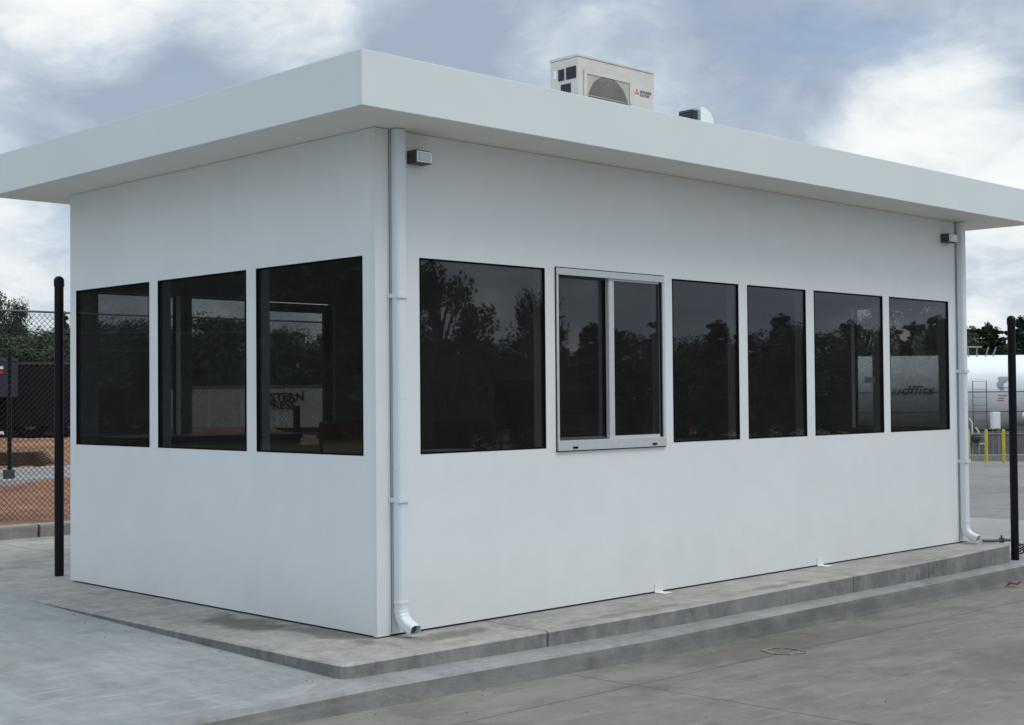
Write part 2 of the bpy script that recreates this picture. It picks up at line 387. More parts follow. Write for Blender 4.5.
struct(sw.obj('gutter_strip', M['pale']))

# ------------------------------------------------------------------ guard booth
L, W, H = 6.6391, 3.497, 2.8
ZT, ZB = 2.1028, .9981
T = .10
booth = thing('guard_booth', 'white flat-roofed guard booth with dark tinted windows on a concrete slab', 'booth')
def wall(fn, length, holes, z0, z1, t):
    """fn(u, d, z) -> point, d = depth inward"""
    us = sorted({0, length, *[h[0] for h in holes], *[h[1] for h in holes]})
    zs = sorted({z0, z1, *[h[2] for h in holes], *[h[3] for h in holes]})
    inh = lambda u, z: any(h[0] < u < h[1] and h[2] < z < h[3] for h in holes)
    b = MB()
    for u0, u1 in zip(us, us[1:]):
        for a, c in zip(zs, zs[1:]):
            if inh((u0+u1)/2, (a+c)/2): continue
            b.quad(fn(u0, 0, a), fn(u1, 0, a), fn(u1, 0, c), fn(u0, 0, c))
            b.quad(fn(u0, t, a), fn(u1, t, a), fn(u1, t, c), fn(u0, t, c), mi=1)
    for (a, c, d, e) in holes:
        for (p, q) in (((a, d), (c, d)), ((c, d), (c, e)), ((c, e), (a, e)), ((a, e), (a, d))):
            b.quad(fn(p[0], 0, p[1]), fn(q[0], 0, q[1]), fn(q[0], t, q[1]), fn(p[0], t, p[1]))
    return b
front = [(.318, 1.331), (2.564, 3.312), (3.417, 4.16), (4.269, 5.263), (5.365, 6.34)]
SL = (1.425, 2.471, .9783, 2.112)
left = [(.11, 1.139), (1.244, 2.279), (2.388, 3.407)]
fF = lambda u, d, z: (u, d, z)
fL = lambda u, d, z: (d, u, z)
fB = lambda u, d, z: (u, W-d, z)
fE = lambda u, d, z: (L-d, u, z)
backh = [(.17, .85), (.95, 1.5)]
endh = [(.165, 1.09)]
Z0 = .021
wm = [M['wall'], M['inner']]
def makewall(fn, length, holes): return wall(fn, length, holes, Z0, H, T).obj('wall', wm, booth)
makewall(fF, L, [(a, b_, ZB, ZT) for a, b_ in front]+[SL])
# left wall butts against the front wall: starts at y = T
wall(lambda u, d, z: (d, u+0.0, z), W, [(a, b_, ZB, ZT) for a, b_ in left], Z0, H, T-.003).obj('wall', wm, booth)
DOOR = (1.62, 2.32, .026, 2.10)
wall(fB, L, [(a, b_, ZB, ZT) for a, b_ in backh]+[DOOR], Z0, H, T-.004).obj('wall', wm, booth)
wall(fE, W, [(a, b_, ZB, ZT) for a, b_ in endh], Z0, H, T-.005).obj('wall', wm, booth)
MB().box((.03, .03, .0102), (L-.03, W-.03, .0209)).obj('base_shadow_gap', M['gasket'], booth)  # black block painting in the shadow gap under the walls
MB().box((T+.002, T+.002, .025), (L-T-.002, W-T-.002, .05)).obj('interior_floor', M['innerfloor'], booth)
MB().box((T+.002, T+.002, 2.55), (L-T-.002, W-T-.002, 2.6)).obj('ceiling_panel', M['inner'], booth)

def fixed_window(fn, a, b_, z0, z1, t=T, gm='glass'):
    f = MB(); w = .009
    def bar(u0, u1, c, d):
        pts = [fn(u0, -.0015, c), fn(u1, .03, d)]
        f.box(pts[0], pts[1])
    bar(a, b_, z1-w, z1); bar(a, b_, z0, z0+w); bar(a, a+w, z0+w, z1-w); bar(b_-w, b_, z0+w, z1-w)
    fo = f.obj('window', M['gasket'], booth)
    g = MB(); g.box(fn(a+w*.6, .008, z0+w*.6), fn(b_-w*.6, .014, z1-w*.6)); g.obj('pane', M[gm], fo)
    return fo
for a, b_ in front: fixed_window(fF, a, b_, ZB, ZT)
for a, b_ in left: fixed_window(fL, a, b_, ZB, ZT)
for a, b_ in backh: fixed_window(fB, a, b_, ZB, ZT, gm='glass2')
for a, b_ in endh: fixed_window(fE, a, b_, ZB, ZT, gm='glass2')
# glass door in the far wall
d = MB(); a, b_ = DOOR[0], DOOR[1]
for u0, u1, c0, c1 in ((a, a+.07, .03, 2.09), (b_-.07, b_, .03, 2.09), (a+.07, b_-.07, 2.02, 2.09), (a+.07, b_-.07, .03, .2), (a+.07, b_-.07, .86, .93), ((a+b_)/2-.02, (a+b_)/2+.02, .93, 1.25)):
    d.box(fB(u0, .01, c0), fB(u1, .055, c1))
do = d.obj('door', M['darkframe'], booth)
MB().box(fB(a+.07, .03, .2), fB(b_-.07, .036, 2.02)).obj('pane', M['glass2'], do)
MB().tube([fB(a+.11, -.0, .95), fB(a+.11, -.05, .97), fB(a+.11, -.05, 1.15), fB(a+.11, 0, 1.17)], .01).obj('handle', M['alu'], do)

# sliding service window
a, b_, z0, z1 = SL
f = MB()
fy0, fy1 = -.012, .07
f.box((a, fy0, z1-.038), (b_, fy1, z1), bev=.002); f.box((a, fy0-.006, z0), (b_, fy1, z0+.062), bev=.002)
f.box((a, fy0, z0+.062), (a+.016, fy1, z1-.038)); f.box((b_-.024, fy0, z0+.062), (b_, fy1, z1-.038))
f.box((a+.016, fy0-.004, z1-.042), (b_-.024, fy0+.012, z1-.0385))
so = f.obj('sliding_window', M['alu'], booth)
o = MB(); o.box((a-.006, -.004, z1+.0005), (b_+.006, .02, z1+.006)); o.box((a-.006, -.004, z0-.006), (b_+.006, .02, z0-.0005))
o.box((b_+.0005, -.004, z0), (b_+.006, .02, z1)); o.box((a-.006, -.004, z0), (a-.0005, .02, z1))
o.obj('sealant_line', M['gasket'], so)
mid = 1.955
sf = MB()   # fixed inner sash left, front sash right
for (u0, u1, y0) in ((a+.0165, mid+.015, .035), (mid-.035, b_-.024, 0.0)):
    w0 = .004 if y0 > 0 else .05; w1 = .03 if y0 > 0 else .012; y1 = y0+.028
    s1 = MB(); zz0, zz1 = z0+.0625, z1-.0425
    s1.box((u0, y0, zz0), (u0+w0, y1, zz1)); s1.box((u1-w1, y0, zz0), (u1, y1, zz1))
    s1.box((u0+w0, y0, zz1-.012), (u1-w1, y1, zz1)); s1.box((u0+w0, y0, zz0), (u1-w1, y1, zz0+.018))
    sh = s1.obj('sash', M['alu'] if y0 == 0 else M['darksteel'], so)
    MB().box((u0+w0, y0+.01, zz0+.018), (u1-w1, y0+.016, zz1-.012)).obj('pane', M['glass'], so)
MB().box((b_-.045, -.004, z0+.063), (b_-.0245, -.0005, z1-.043)).obj('jamb_seal', M['gasket'], so)
for u in (1.575, 2.345): MB().box((u-.022, fy0-.012, z0+.012), (u+.022, fy0-.004, z0+.024), bev=.002).obj('weep_cover', M['gasket'], so)

# corner trim, roof
tr = MB(); tr.box((-.004, -.004, Z0-.004), (.082, -.0005, H-.001)); tr.box((-.004, -.0005, Z0-.004), (-.0005, .03, H-.001))
tr.obj('corner_trim', M['trim'], booth)
X0, X1, Y0, Y1, HT = -.417, 7.159, -.419, 3.935, 3.086
ft = .03
fa = MB(); fa.box((X0, Y0, H), (X1, Y0+ft, HT), bev=.003); fa.box((X0, Y1-ft, H), (X1, Y1, HT), bev=.003)
fa.box((X0, Y0+ft+.0005, H), (X0+ft, Y1-ft-.0005, HT), bev=.003); fa.box((X1-ft, Y0+ft+.0005, H), (X1, Y1-ft-.0005, HT), bev=.003)
roof = fa.obj('roof', M['fascia'], booth)
MB().box((X0+ft+.001, Y0+ft+.001, H+.002), (X1-ft-.001, Y1-ft-.001, H+.02)).obj('soffit', M['soffit'], roof)
MB().box((X0+ft+.001, Y0+ft+.001, HT-.06), (X1-ft-.001, Y1-ft-.001, HT-.03)).obj('roof_deck', M['fascia'], roof)

# downspouts
sec = []
for cx, cy, a0 in ((.45, .25, 0), (-.45, .25, 90), (-.45, -.25, 180), (.45, -.25, 270)):
    for q in range(0, 91, 30): sec.append((cx+.55*math.cos(R(a0+q)), cy*1.4+.55*math.sin(R(a0+q))))
def spout(xc):
    w = .036
    top = [(xc, -.036, H-.002), (xc, -.036, .19)]
    b = MB()
    s2 = [(u, v) for u, v in sec]
    # vertical run (box-with-rounded-corners section, crimp rings near the elbow)
    def ring(cy, cz, ang, s=1.0):
        pts = []
        for u, v in s2:
            dy, dz = -v*.036*math.cos(ang)*s, -v*.036*math.sin(ang)*s
            pts.append((xc+u*w*s, cy+dy, cz+dz))
        return pts
    rings = [ring(-.036, H-.002, 0), ring(-.036, .205, 0), ring(-.036, .203, 0, 1.06), ring(-.036, .190, 0, 1.06), ring(-.036, .188, 0, 1.0)]
    for i in range(9):
        t = R(9*i); rr = .10
        s = 1.03 if i % 2 else .985
        rings.append(ring(-.036-rr+rr*math.cos(t), .16-rr*math.sin(t)*.95, -t, s))
    y, z = -.036-.10+.10*math.cos(R(72)), .16-.095*math.sin(R(72))
    rings.append(ring(y-.05, z-.018, -R(72)))
    n = len(s2); v = [q for g in rings for q in g]
    b.add(v, [(i*n+k_, i*n+(k_+1) % n, (i+1)*n+(k_+1) % n, (i+1)*n+k_) for i in range(len(rings)-1) for k_ in range(n)], 0, False)
    o = b.obj('downspout', M['spout'], booth)
    md = o.modifiers.new('thick', 'SOLIDIFY'); md.thickness = .003; md.offset = -1
    lip = MB(); c = rings[-2]; ctr = Vector((xc, y-.03, z-.011))
    lip.add([Vector(p).lerp(ctr, .06) for p in ring(y-.02, z-.007, -R(72))], [tuple(range(n))], 0); lip.obj('pipe_mouth', M['pipe_dark'], o)
    return o
for xc, zs in ((.140, (1.878, .756)), (6.515, (1.50, .72))):
    o = spout(xc)
    for z in zs:
        s = MB(); hw = .0405
        s.box((xc-hw-.02, -.004, z-.013), (xc-hw, -.001, z+.013)); s.box((xc+hw, -.004, z-.013), (xc+hw+.012, -.001, z+.013))
        s.box((xc-hw, -.074, z-.013), (xc-hw+.003, -.001, z+.013)); s.box((xc+hw-.003, -.074, z-.013), (xc+hw, -.001, z+.013)); s.box((xc-hw, -.0765, z-.013), (xc+hw, -.0741, z+.013))
        s.obj('pipe_strap', M['spout'], o)
# thin dark strip painting in the shadow line beside each pipe
for x in (.100, 6.474): MB().box((x-.0015, -.0025, .03), (x+.0015, -.0008, H-.002)).obj('pipe_shadow_line', M['darksteel'], booth)
# wall lights
for x0, x1, zc in ((.238, .345, 2.658), (6.232, 6.362, 2.642)):
    b = MB(); b.box((x0-.006, -.075, zc-.036), (x1+.006, -.001, zc+.038), bev=.004); lo = b.obj('wall_light', M['bronze'], booth)
    MB().box((x0-.002, -.084, zc-.032), (x1+.002, -.0755, zc+.032), bev=.003).obj('lens_frame', M['chrome'], lo)
    MB().box((x0+.012, -.089, zc-.022), (x1-.012, -.0845, zc+.022), bev=.003).obj('lens', M['lens'], lo)
# small angle brackets at the foot of the front wall
for x in (2.345, 4.265):
    b = MB(); b.box((x, -.005, .012), (x+.085, -.001, .075)); b.box((x, -.085, .0115), (x+.085, -.005, .0155)); 
    b.tube([(x+.05, -.05, .0155), (x+.05, -.05, .022)], .008, 6)
    b.obj('anchor_bracket', M['wall'], booth)
# ------------------------------------------------------------------ interior things
def desk(x0, x1, y0, y1, h, label):
    t = thing('desk', label, 'desk', ((x0+x1)/2, (y0+y1)/2, .05)); w, dd = (x1-x0)/2, (y1-y0)/2
    MB().box((-w, -dd, h-.04), (w, dd, h), bev=.004).obj('desk_top', M['desk'], t)
    for sx in (-1, 1): MB().box((sx*w, -dd+.03, 0), (sx*(w-.03), dd-.03, h-.0405)).obj('side_panel', M['desk'], t)
    return t
desk(.7, 2.2, .25, .85, .93, 'dark counter behind the first long-side window of the booth')
desk(.12, 1.55, 2.8, 3.32, 1.0, 'dark counter below the rear windows, seen through the short-side windows')
desk(2.62, 5.1, 2.7, 3.3, .9, 'long dark counter along the rear wall inside the booth')
tag(MB().box((.78, .38, .981), (1.10, .62, .992)).obj('paper_stack', M['paper']), 'white papers on the counter behind the first long-side window', 'papers')
def chair(x, y, rz, m, label):
    t = thing('office_chair', label, 'chair', (x, y, .05), rz, 'office chairs inside the booth')
    MB().box((-.24, -.24, .44), (.24, .24, .52), bev=.03).obj('seat', m, t)
    MB().box((-.22, .2, .6), (.22, .27, 1.10), bev=.03).obj('backrest', m, t)
    MB().tube([(0, 0, .08), (0, 0, .44)], .025).tube([(0, .2, .47), (0, .29, .5), (0, .29, .8)], .015).obj('stem', M['darksteel'], t)
    b = MB()
    for q in range(5):
        c_, s = math.cos(q*1.2566), math.sin(q*1.2566); b.tube([(0, 0, .09), (c_*.26, s*.26, .05)], .016, 6); b.lathe([(0, -.012), (.025, -.012), (.025, .012), (0, .012)], (c_*.26, s*.26, .027), 'x', 10)
    b.obj('wheel_base', M['darksteel'], t)
chair(1.5, 2.05, -.3, M['chairred'], 'red office chair behind the short-side windows')
chair(4.75, 1.9, -2.4, M['chairred'], 'red office chair behind the window right of the sliding one')
chair(2.0, 1.55, 2.6, M['chairblack'], 'black office chair behind the widest long-side window')
t = thing('monitor', 'black computer monitor on the counter behind the widest long-side window', 'monitor', (1.75, .62, .981), 0)
MB().box((-.12, -.08, 0), (.12, .08, .012), bev=.003).obj('foot', M['screen'], t)
MB().box((-.02, -.01, .012), (.02, .01, .18)).obj('neck', M['screen'], t)
MB().box((-.26, -.022, .12), (.26, .012, .44), bev=.006).obj('screen', M['screen'], t)
t = thing('printer', 'light grey printer on the rear counter seen through the dark glass', 'printer', (4.6, 3.0, .951))
MB().box((-.22, -.2, 0), (.22, .2, .2), bev=.02).obj('body', M['greybox'], t)
MB().box((-.17, -.26, .03), (.17, -.2005, .05)).obj('paper_tray', M['darksteel'], t); MB().box((-.14, -.15, .2005), (.14, .05, .206)).obj('lid', M['darksteel'], t)
# paper notice taped inside the seventh window
tag(MB().box((5.02, .022, 1.40), (5.17, .024, 1.445)).obj('paper_notice', M['paper']), 'small white paper stuck inside the second last long-side window', 'notice')

# ------------------------------------------------------------------ condenser on the roof
ax0, ax1, ay0, ay1, az0, az1 = 2.738, 3.612, 1.0, 1.287, 3.19, 3.842
ac = thing('air_conditioner', 'beige outdoor condenser unit with round fan on the booth roof', 'air conditioner', (ax0, ay0, 3.057))
w_, d_, h_ = ax1-ax0, ay1-ay0, az1-az0; zb = az0-3.057
c = MB(); c.box((0, 0, zb), (w_, d_, zb+h_-.02), bev=.008)
cs = c.obj('case', M['ac'], ac)
MB().box((-.006, -.006, zb+h_-.019), (w_+.006, d_+.006, zb+h_), bev=.005).obj('top_cover', M['ac'], ac)
# recessed fan panel + round fan
fx0, fx1, fz0, fz1 = .055, .60, zb+.05, zb+.545
gp = MB(); gp.box((fx0, -.012, fz1-.03), (fx1, -.0008, fz1), bev=.003); gp.box((fx0, -.012, fz0), (fx1, -.0008, fz0+.03), bev=.003)
gp.box((fx0, -.012, fz0+.0305), (fx0+.03, -.0008, fz1-.0305), bev=.003); gp.box((fx1-.03, -.012, fz0+.0305), (fx1, -.0008, fz1-.0305), bev=.003)
gp.obj('grille_frame', M['ac'], ac)
MB().box((fx0+.0305, -.004, fz0+.031), (fx1-.0305, -.0006, fz1-.031)).obj('grille_backing', M['acgrille'], ac)
cxx, czz = (fx0+fx1)/2, (fz0+fz1)/2
fr = .215
MB().lathe([(0, -.0075), (fr, -.0075), (fr+.012, -.0045)], (cxx, 0, czz), 'y', 40).obj('fan_opening', M['fanhole'], ac)
fan = MB()
for q in range(3):
    a0 = q*2*math.pi/3
    pts = []
    for i in range(7):
        t_ = a0+i*.16; rr = .04+(fr-.03)*(1 if 0 < i < 6 else .93)
        pts.append((cxx+rr*math.cos(t_), -.010, czz+rr*math.sin(t_)))
    fan.add([(cxx+.03*math.cos(a0), -.0095, czz+.03*math.sin(a0))]+pts, [tuple(range(8))])
fan.lathe([(.05, -.0095), (.05, -.0125), (0, -.0125)], (cxx, 0, czz), 'y', 20)
fan.obj('fan', M['fanblade'], ac)
gw = MB()
for i in range(1, 13):
    rr = fr*i/12.5
    gw.tube([(cxx+rr*math.cos(R(q)), -.016, czz+rr*math.sin(R(q))) for q in range(0, 361, 15)], .0012, 4, caps=False)
for z in (czz+.055, fz0+.06): gw.tube([(fx0+.02, -.02, z), (fx1-.02, -.02, z)], .004, 5)

gw.obj('fan_guard', M['wire'], ac)
# dark vents on the side facing -x
for y0, y1, z0, z1 in ((.02, .12, .475, .565), (.14, .20, .475, .56), (.075, .175, .34, .445), (.075, .175, .21, .315)):
    vb = MB(); vb.box((-.004, y0, zb+z0), (-.0006, y1, zb+z1)); vo = vb.obj('side_vent', M['acdark'], ac)
MB().box((-.012, -.0, zb+.31), (-.0008, .055, zb+.35), bev=.004).obj('side_handle', M['acgrille'], ac)
MB().box((-.002, .222, zb+.50), (-.0006, .245, zb+.56)).obj('rating_plate', M['paper'], ac)
MB().box((w_+.0008, .03, zb+.2), (w_+.03, .12, zb+.26), bev=.004).obj('service_valve', M['darksteel'], ac)
# emblem of three red lozenges and grey name
em = MB(); ex, ez, s = .665, zb+.46, .030
def loz(cx, cz, ang):
    u = Vector((math.cos(ang), 0, math.sin(ang))); v = Vector((-math.sin(ang), 0, math.cos(ang)))*.5
    c0 = Vector((cx, -.0015, cz)); tip = c0+u*s
    em.quad(c0, c0+u*s*.5+v*s*.58, tip, c0+u*s*.5-v*s*.58)
for a0 in (90, 210, 330): loz(ex, ez, R(a0))
em.obj('emblem', M['red'], ac)
text('MITSUBISHI\nELECTRIC', .027, M['greymark'], 'lettering', ac, frame_m((.70, -.0018, zb+.462), (1, 0, 0), (0, 0, 1)), .0005, 1.0, .0008, space=.95)
for x in (.1, w_-.14):
    MB().box((x, -.02, 0), (x+.05, d_+.02, .05)).box((x, -.02, .05), (x+.05, d_+.02, zb-.0005)).obj('foot_rail', M['darksteel'], ac)
# small vent hood
vh = thing('roof_vent', 'small white hood with a dark ribbed mouth on the roof right of the condenser', 'vent', (3.94, .8, 3.057))
b = MB(); prof = [(0, 0), (.17, 0), (.17, .40), (.16, .45), (.13, .495), (.08, .52), (.02, .53), (0, .525)]
n = len(prof); v = [(x, y, z) for y in (0, .16) for x, z in prof]
b.add(v, [tuple(range(n)), tuple(range(2*n-1, n-1, -1))]+[(i, (i+1) % n, (i+1) % n+n, i+n) for i in range(n)])
ho = b.obj('hood', M['fascia'], vh)
MB().box((-.095, .01, .38), (-.03, .15, .50), bev=.015).obj('dark_mouth', M['acdark'], vh)
b = MB()
for i in range(5): b.box((-.099, .025, .394+.022*i), (-.0955, .135, .399+.022*i))
b.obj('louvre', M['greymark'], vh)
MB().box((-.0295, .005, .36), (-.0005, .155, .50)).obj('collar', M['steel'], vh)
MB().box((.172, .02, .2), (.185, .14, .44), bev=.004).obj('back_plate', M['trim'], vh)

# ------------------------------------------------------------------ black posts, hose, leaf, paint
def post(x, y, z0, z1, r, label):
    t = thing('fence_post', label, 'post', (x, y, z0), group='round black steel posts beside the booth')
    MB().tube([(0, 0, 0), (0, 0, z1-z0-r)], r, 20).obj('shaft', M['black'], t)
    h = z1-z0-r; rc = r*1.13
    MB().lathe([(rc, h-.045), (rc, h-.005)]+[(rc*math.cos(R(q)), h-.005+rc*math.sin(R(q))) for q in range(10, 91, 10)], n=20).obj('dome_cap', M['black'], t)
    return t
post(.09, 3.85, .011, 2.245, .034, 'black round post with domed cap at the left rear corner of the booth')
post(6.845, -.325, -.144, 1.985, .034, 'black round post with domed cap at the right end of the slab')
h = MB(); h.tube([(6.60, -.15, .03), (6.66, -.2, .028), (6.70, -.24, .030), (6.73, -.28, .035), (6.80, -.3, .03)], .013, 8)
ho = thing('pipe', 'thin grey pipe with clamp lying between the right downspout and the black post', 'pipe', (0, 0, 0))
h.obj('tube', M['hose'], ho)
MB().box((6.712, -.285, .012), (6.738, -.245, .055), bev=.004).tube([(6.725, -.262, .055), (6.725, -.262, .075)], .008, 6).obj('clamp', M['darksteel'], ho)
w = MB(); pts = []
for i in range(60):
    t_ = i*.45; pts.append((6.98+.07*math.cos(t_)+.003*i, -.28+.05*math.sin(t_)+.001*i, -.10+.028*math.sin(t_*1.7)+.0008*i))
w.tube(pts, .005, 5); tag(w.obj('wire_coil', M['chain']), 'tangle of dark wire on the kerb right of the right-hand black post', 'wire')
lf = MB(); lf.add([(-.05, 0, .004), (-.02, .018, .02), (.03, .016, .012), (.055, 0, .024), (.02, -.02, .008), (-.025, -.016, .014)], [(0, 1, 5), (1, 2, 4, 5), (2, 3, 4)])
lf.add([(-.05, 0, 0), (-.02, .018, .016), (.03, .016, .008), (.055, 0, .02), (.02, -.02, .004), (-.025, -.016, .010)], [(0, 5, 1), (1, 5, 4, 2), (2, 4, 3)])
lf.v = [(x*1.3, y*1.3, z*1.6+.002) for x, y, z in lf.v]
tag(lf.obj('fallen_leaf', M['leafred'], loc=(6.24, -.60, roadz(6.24)+.012), rz=-.6), 'curled red-brown leaf on the road at the kerb on the right', 'leaf')
pm = MB(); pp = []
for i in range(33):
    t_ = 2*math.pi*i/32; a_ = .125+.01*math.sin(5*t_); b2 = .12+.008*math.cos(3*t_)
    pp.append(((a_+.018*random.random())*math.cos(t_), b2*math.sin(t_), (a_-.03-.012*random.random())*math.cos(t_), (b2-.02)*math.sin(t_)))
for q, w in zip(pp, pp[1:]):
    if random.random() < .88: pm.quad((q[0], q[1], 0), (w[0], w[1], 0), (w[2], w[3], 0), (q[2], q[3], 0))
pmo = pm.obj('paint_mark', M['orange'], loc=(2.21, -1.11, roadz(2.21)+.004), rz=-.8); pmo.rotation_euler = (0, R(1.09), -.8)
pmo.rotation_euler = (0, 0, -.8)
pmo.matrix_world = Matrix.Translation((2.21, -1.11, roadz(2.21)+.004)) @ Matrix.Rotation(math.atan(.019), 4, 'Y') @ Matrix.Rotation(-.8, 4, 'Z')
struct(pmo)

random.seed(21); gb = MB()
for i in range(64):
    if i < 36: x = random.uniform(-1.2, 6.5); y = kerby(x)-.03-abs(random.gauss(0, .10)); z = roadz(x)
    elif i < 50: y = random.uniform(-.6, 2.6); x = -.62-abs(random.gauss(0, .12)); z = apronz(y)
    else: x = random.uniform(-1, 4); y = random.uniform(-2.6, -1.0); z = roadz(x)
    s_ = random.uniform(.0015, .0042)
    vv = [(x+s_*a*random.uniform(.6, 1.3), y+s_*b2*random.uniform(.6, 1.3), z+s_*(.1+c2)*random.uniform(.6, 1)) for a in (-1, 1) for b2 in (-1, 1) for c2 in (0, 1)]
    gb.add(vv, [(0, 1, 3, 2), (4, 6, 7, 5), (0, 4, 5, 1), (2, 3, 7, 6), (0, 2, 6, 4), (1, 5, 7, 3)])
gbo = gb.obj('loose_grit', M['tankgrey']); gbo['kind'] = 'stuff'; gbo['label'] = 'loose grit lying along the kerb and slab edges'; gbo['category'] = 'grit'
# ------------------------------------------------------------------ chain link fences
def chainlink(x0, x1, z0, z1, pitch=.055, r=.0019):
    b = MB(); wdt = x1-x0; hgt = z1-z0
    sec3 = [(1, 0), (-.5, .87), (-.5, -.87)]
    n = int((wdt+hgt)/pitch)
    for sgn in (1, -1):
        for i in range(n+1):
            u = -hgt+i*pitch
            ua, ub = max(u, 0), min(u+hgt, wdt)
            if ub <= ua: continue
            za, zb_ = z0+(ua-u), z0+(ub-u)
            if sgn < 0: p, q = (x1-ua, .003, za), (x1-ub, .003, zb_)
            else: p, q = (x0+ua, -.003, za), (x0+ub, -.003, zb_)
            b.tube([p, q], r, section=sec3, caps=False)
    return b
def fence(name, label, loc, rz, length, h, posts, rail_r=.02, railm='fencerail', wires=(1.70,), bottom_rail=False, r=.0019, cat='fence'):
    t = thing(name, label, cat, loc, rz)
    chainlink(0, length, .04, h-.02, r=r).obj('chain_link_mesh', M['chain'], t)
    MB().tube([(0, 0, h), (length, 0, h)], rail_r, 8).obj('top_rail', M[railm], t)
    for w in wires: MB().tube([(0, 0.01, w), (length, 0.01, w)], rail_r*.28, 5).obj('tension_wire', M[railm], t)
    if bottom_rail:
        for z in bottom_rail: MB().tube([(0, 0, z), (length, 0, z)], rail_r, 8).obj('rail', M[railm], t)
    for x in posts:
        MB().tube([(x, .0, -.12), (x, .0, h+.03)], .026, 10).obj('post', M['black'], t)
    return t
fence('chain_link_fence', 'black chain-link fence with grey top rail along the kerb left of the booth', (-2.8, 7.03, .12), 0, 14.0, 2.06, (0, 3.0, 8.0, 11.0, 14.0), .011, wires=(1.69,), r=.0028)
fence('chain_link_gate', 'black chain-link gate panel beyond the pavement, mirrored in the short-side windows', (-8.2, 11.5, .2), R(35), 4.5, 2.1, (0, 4.5), .03, 'black', wires=(), bottom_rail=(.55,), cat='gate')

# ------------------------------------------------------------------ left background things
fp = thing('sign_post', 'thin black pole standing in the red clay behind the fence', 'pole', (4.09, 13.35, .2))
MB().tube([(0, 0, 0), (0, 0, 1.86)], .03, 10).obj('shaft', M['black'], fp)
MB().box((-.07, -.06, -.15), (.05, .06, .12)).obj('footing', M['darksteel'], fp)
def trailer(label, x, y, z, rz, ln, w, bz, h, m, wheels, mark=None, lights=False):
    t = thing('trailer', label, 'trailer', (x, y, z), rz)
    MB().box((0, 0, bz), (ln, w, h), bev=.02).obj('box_body', m, t)
    MB().box((.02, -.02, bz+.01), (ln-.02, -.001, bz+.07)).obj('side_rail', m, t)
    MB().box((.02, -.015, h-.07), (ln-.02, -.001, h-.01)).obj('top_rail', M['darksteel'], t)
    for wx in wheels:
        wo = MB().lathe([(0, -.11), (.42, -.11), (.46, -.06), (.46, .06), (.42, .11), (0, .11)], (wx, .2, .46), 'y', 24).obj('wheel', M['rubber'], t)
        MB().lathe([(0, -.13), (.2, -.13), (.22, -.111)], (wx, .2, .46), 'y', 16).obj('rim', M['steel'], wo)
    MB().box((ln*.12, .3, bz-.25), (ln*.88, w-.3, bz-.001)).obj('chassis', M['darksteel'], t)
    if lights:
        for i, (mm, zz) in enumerate((('paper', h-.28), ('red', h-.40))):
            MB().box((ln-1.0, -.04, zz), (ln-.35, -.0201, zz+.08)).obj('marker_light', M[mm], t)
    return t
trailer('long black box trailer on the clay lot behind the chain-link fence', 10.2, 31.5, .25, R(-25), 6.3, 2.4, .32, 2.09, M['trailer_dark'], (2.6, 3.7, 5.4))
trailer('blue-grey box trailer with red and white marker lights at the far left', 4.48, 31.85, .28, R(-25), 7.6, 2.4, 1.1, 2.1, M['trailer_blue'], (1.2, 2.4), lights=True)
tw = trailer('low white trailer with dark lettering seen through the short-side windows', 20.3, 36.7, .02, R(-45), 7.4, 2.4, .25, 1.68, M['trailer_white'], (1.2, 6.2))
text('WESTERN\nEXPRESS', .38, M['gasket'], 'lettering', tw, frame_m((3.1, -.035, 1.18), (1, 0, 0), (0, 0, 1)), .004, 1.05, .012, space=.74)
b = MB()
for i in range(7): b.box((-.5+.02*i, -.35, .02+.032*i), (.45-.03*i, .35, .038+.032*i))
for i in range(3): b.box((-.45+.36*i, -.33, 0), (-.37+.36*i, .33, .02))
tag(b.obj('pallet_stack', M['wood'], loc=(5.15, 15.2, .27), rz=-.7), 'stack of old dark pallets lying in the red clay behind the fence', 'pallets')
wp = thing('marker_post', 'short white post in the clay beside the dark trailer at the far left', 'post', (7.0, 20.5, .22))
MB().box((-.05, -.05, 0), (.05, .05, .62), bev=.01).obj('shaft', M['paper'], wp)
MB().box((-.09, -.055, .42), (.25, -.0505, .48)).obj('crossboard', M['paper'], wp)

# ------------------------------------------------------------------ tank farm on the right
TA = R(-45)   # axis direction
tk = thing('storage_tank', 'long white horizontal storage tank behind the yellow bollards', 'tank', (37.6, 17.5, -.66), TA)
r_ = 1.235; zc = 1.28+.66; t0, t1 = -4.2, 10.5
prof = [(0, t0-.62)]+[(r_*math.sin(R(q)), t0-.62*math.cos(R(q))) for q in range(10, 91, 10)]+[(r_, t0+i*1.8) for i in range(1, 9)]+[(r_*math.cos(R(q)), t1+.62*math.sin(R(q))) for q in range(0, 91, 10)]
MB().lathe(prof, (0, 0, zc), 'x', 56).obj('shell', M['tank'], tk)
b = MB()
for i in range(-1, 5): b.lathe([(r_-.004, -.02), (r_+.004, -.012), (r_+.004, .012), (r_-.004, .02)], (1.9*i+.3, 0, zc), 'x', 48)
b.obj('weld_seam', M['tank'], tk)
for x in (-2.4, 2.9, 8.2):
    MB().box((x-.28, -1.0, 0), (x+.28, 1.0, .85)).obj('saddle', M['tankgrey'], tk)
# pipes along the near side
b = MB(); b.tube([(t0, -1.33, 1.96-.0), (t1, -1.33, 1.96)], .018, 6); b.tube([(t0, -1.3, 1.32), (t1, -1.3, 1.32)], .015, 6); b.obj('side_pipe', M['darksteel'], tk)
